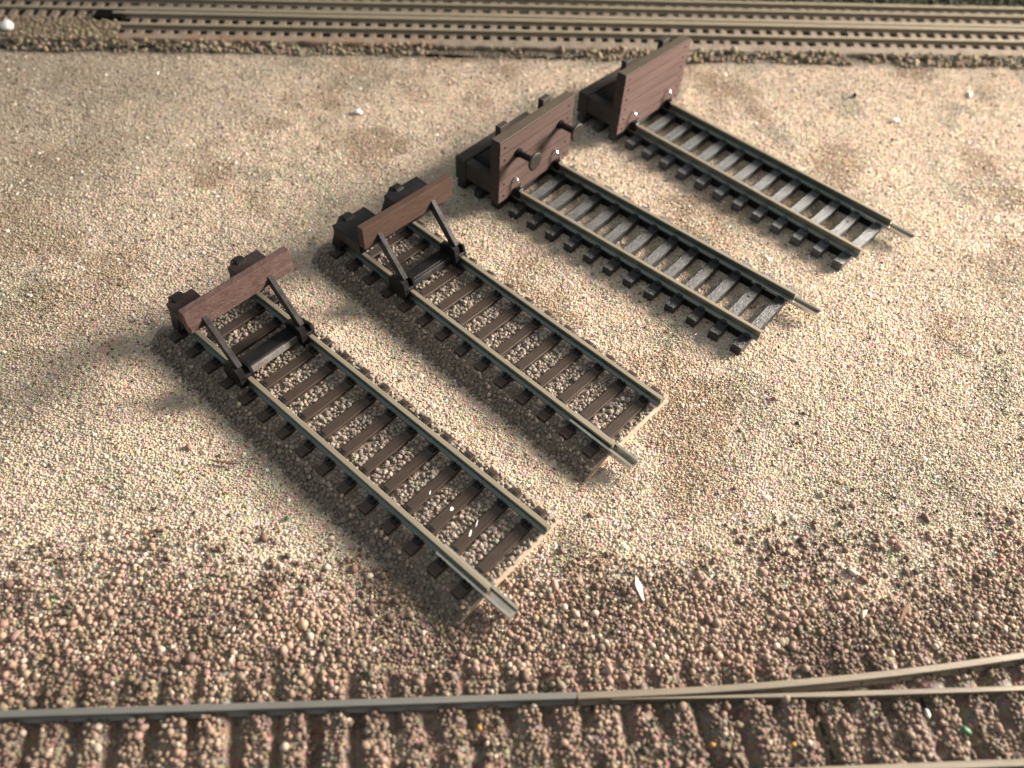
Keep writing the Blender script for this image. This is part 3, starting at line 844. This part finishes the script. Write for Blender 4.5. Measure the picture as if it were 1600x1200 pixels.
# the switch: stock rail bends away, blade lies against it
def bend_up(x): t = max(0.0, x - 62.0); return 0.0013 * t * t + 0.012 * max(0, x - 55)
mb = MB(); mb.extrude_x(rail_prof(0.75, 2.1, 0.36, 0.6, 0.22), 54.75, 150, 0.0, bend_up, 50)
mb.build('rail', MT['rail_old'], near)
mb = MB(); mb.extrude_x([(-0.3, 0.8), (0.3, 0.8), (0.26, 2.0), (0.18, 2.08), (-0.22, 2.08), (-0.28, 2.0)], 58.0, 150, -0.72, lambda x: 0.10 * min(1, (150 - x) / 90), 50)
for v in mb.bm.verts:                                   # the blade is planed down to a thin tip
    t_ = min(1.0, max(0.0, (v.co.x - 58.0) / 22.0))
    v.co.y = -0.37 + (v.co.y + 0.37) * (0.12 + 0.88 * t_)
mb.build('switch_blade', MT['rail_old'], near)
mb = MB(); mb.extrude_x(rail_prof(0.75, 2.1, 0.36, 0.6, 0.22), -60, 150, -7.45, wob(2, 0.05), 60)
mb.build('rail', MT['rail_old'], near)
pr = None
for i in range(-12, 44):
    x = i * NP + NP * 0.5 - 1.0 + NP * 0.0
    if pr is None:
        mb = MB(); mb.box(-0.85, 0.85, -10.2, 3.1, -0.6, 0.38, 0.1)
        s = mb.build('sleeper', MT['sl_near'], near); pr = s
    else:
        s = pr.copy(); COL.objects.link(s); s.parent = near
    s.location.x = x * K; s.rotation_euler.z = 0.098 + rs.uniform(-0.02, 0.02)

# ------------------------------------------------------------------ small litter
def chip(name, x, y, size, m, label, cat, seed=0, flat=0.5, z=None):
    bm = bmesh.new()
    bmesh.ops.create_icosphere(bm, subdivisions=2, radius=1)
    r = random.Random(seed)
    ax = [r.uniform(0.8, 1.2) for _ in range(6)]
    for v in bm.verts:
        f = 1 + 0.25 * math.sin(3 * v.co.x * ax[0] + seed) * math.cos(2.3 * v.co.y * ax[1] + seed) + 0.12 * math.sin(5 * v.co.z + v.co.x * 4)
        v.co = Vector((v.co.x * size[0], v.co.y * size[1], v.co.z * flat)) * f * K
    me = bpy.data.meshes.new(name); bm.to_mesh(me); bm.free()
    for p in me.polygons: p.use_smooth = True
    o = link(name, me, MT[m])
    zz = float(height(np.array([x]), np.array([y]))[0]) + flat * 0.55 + 0.15 if z is None else z
    o.location = (x * K, y * K, zz * K); o.rotation_euler = (r.uniform(-0.2, 0.2), r.uniform(-0.2, 0.2), r.uniform(0, 6))
    return tag(o, label, cat)
chip('foam_bead', -44.9, 78.0, (1.5, 1.2), 'white', 'large white bead on the weathered track in the top left corner', 'bead', 3, 1.0, 2.0)
chip('cream_chip', 72.6, -47.0, (0.7, 0.3), 'pinkchip', 'pinkish cream chip on the brown beads right of the white splinter', 'chip', 5, 0.3)
chip('cream_chip', 71.6, -51.8, (0.7, 0.25), 'pinkchip', 'long pale chip lying beside the brown twig on the beads', 'chip', 8, 0.3)
chip('white_chip', 116.4, 36.2, (0.85, 0.45), 'white', 'white chip on the sand right of the farthest track', 'chip', 9, 0.4)
chip('white_chip', 19.9, 46.6, (0.8, 0.6), 'white', 'white chip on the sand behind the plank stop with round buffers', 'chip', 10, 0.4)
chip('white_chip', 111.5, 56.8, (0.4, 0.9), 'white', 'small white flake against the shoulder of the far track', 'chip', 11, 0.3)
chip('white_chip', 134.5, 42.8, (1.1, 0.4), 'pinkchip', 'flat cream flake on the sand near the right edge', 'chip', 12, 0.3)
chip('dark_stone', 111.8, 44.2, (0.6, 0.3), 'black_and_shade', 'small dark stone on pale sand beyond the farthest track', 'stone', 13, 0.4)
chip('green_speck', 10.0, -32.1, (0.33, 0.28), 'green', 'green speck on sand beside the middle of the front track, the lower of two', 'speck', 14, 0.25)
chip('green_speck', 76.4, -64.6, (0.5, 0.35), 'green', 'bright green speck between sleepers at bottom right', 'speck', 15, 0.3, 1.5)
chip('green_speck', 2.6, -14.5, (0.35, 0.25), 'green', 'green speck on sand left of the front buffer stop, the higher of two', 'speck', 24, 0.18)
chip('orange_speck', 51.0, -62.6, (0.32, 0.24), 'orange', 'orange speck among the beads at the bottom, middle of three', 'speck', 16, 0.25, 1.9)
chip('orange_speck', 58.8, -63.6, (0.3, 0.22), 'orange', 'orange speck among the beads at the bottom, rightmost of three', 'speck', 17, 0.25, 1.9)
chip('orange_speck', 29.2, -58.2, (0.3, 0.22), 'orange', 'orange speck just below the grey rail, leftmost of three', 'speck', 18, 0.25, 1.9)
chip('white_chip', 73.1, -62.6, (0.5, 0.2), 'white', 'tiny white flake on a dark sleeper at bottom right', 'chip', 19, 0.2, 1.9)
def splinter(name, a, b, w, m, label, cat, lift=1.0):
    mb = MB()
    ha = float(height(np.array([a[0]]), np.array([a[1]]))[0]); hb = float(height(np.array([b[0]]), np.array([b[1]]))[0])
    A = Vector((a[0], a[1], ha + 0.6)); B = Vector((b[0], b[1], hb + 0.6 + lift))
    X = (B - A); Y = Vector((0, 0, 1)).cross(X).normalized(); n_ = X.cross(Y).normalized() * 0.09
    vs = [A + Y * w * 0.2, A - Y * w * 0.2, A.lerp(B, 0.6) - Y * w, B, A.lerp(B, 0.6) + Y * w]
    up = [mb.bm.verts.new(v + n_) for v in vs]; dn = [mb.bm.verts.new(v - n_) for v in vs]
    mb.bm.faces.new(up); mb.bm.faces.new(dn[::-1])
    for i in range(5): mb.bm.faces.new((up[i], up[(i + 1) % 5], dn[(i + 1) % 5], dn[i]))
    o = mb.build(name, MT[m])
    return tag(o, label, cat)
splinter('white_splinter', (48.3, -47.3), (47.9, -44.6), 0.36, 'white', 'sharp white splinter standing up from the beads below the tracks', 'splinter', 0.8)
splinter('twig', (74.6, -53.6), (76.9, -51.2), 0.22, 'twig', 'short reddish brown twig on the beads at lower right', 'twig', 0.4)
splinter('twig', (0.6, -23.4), (4.4, -24.4), 0.14, 'twig', 'thin dark twig on the sand left of the front track', 'twig', 0.1)
print('objects', len(bpy.data.objects))
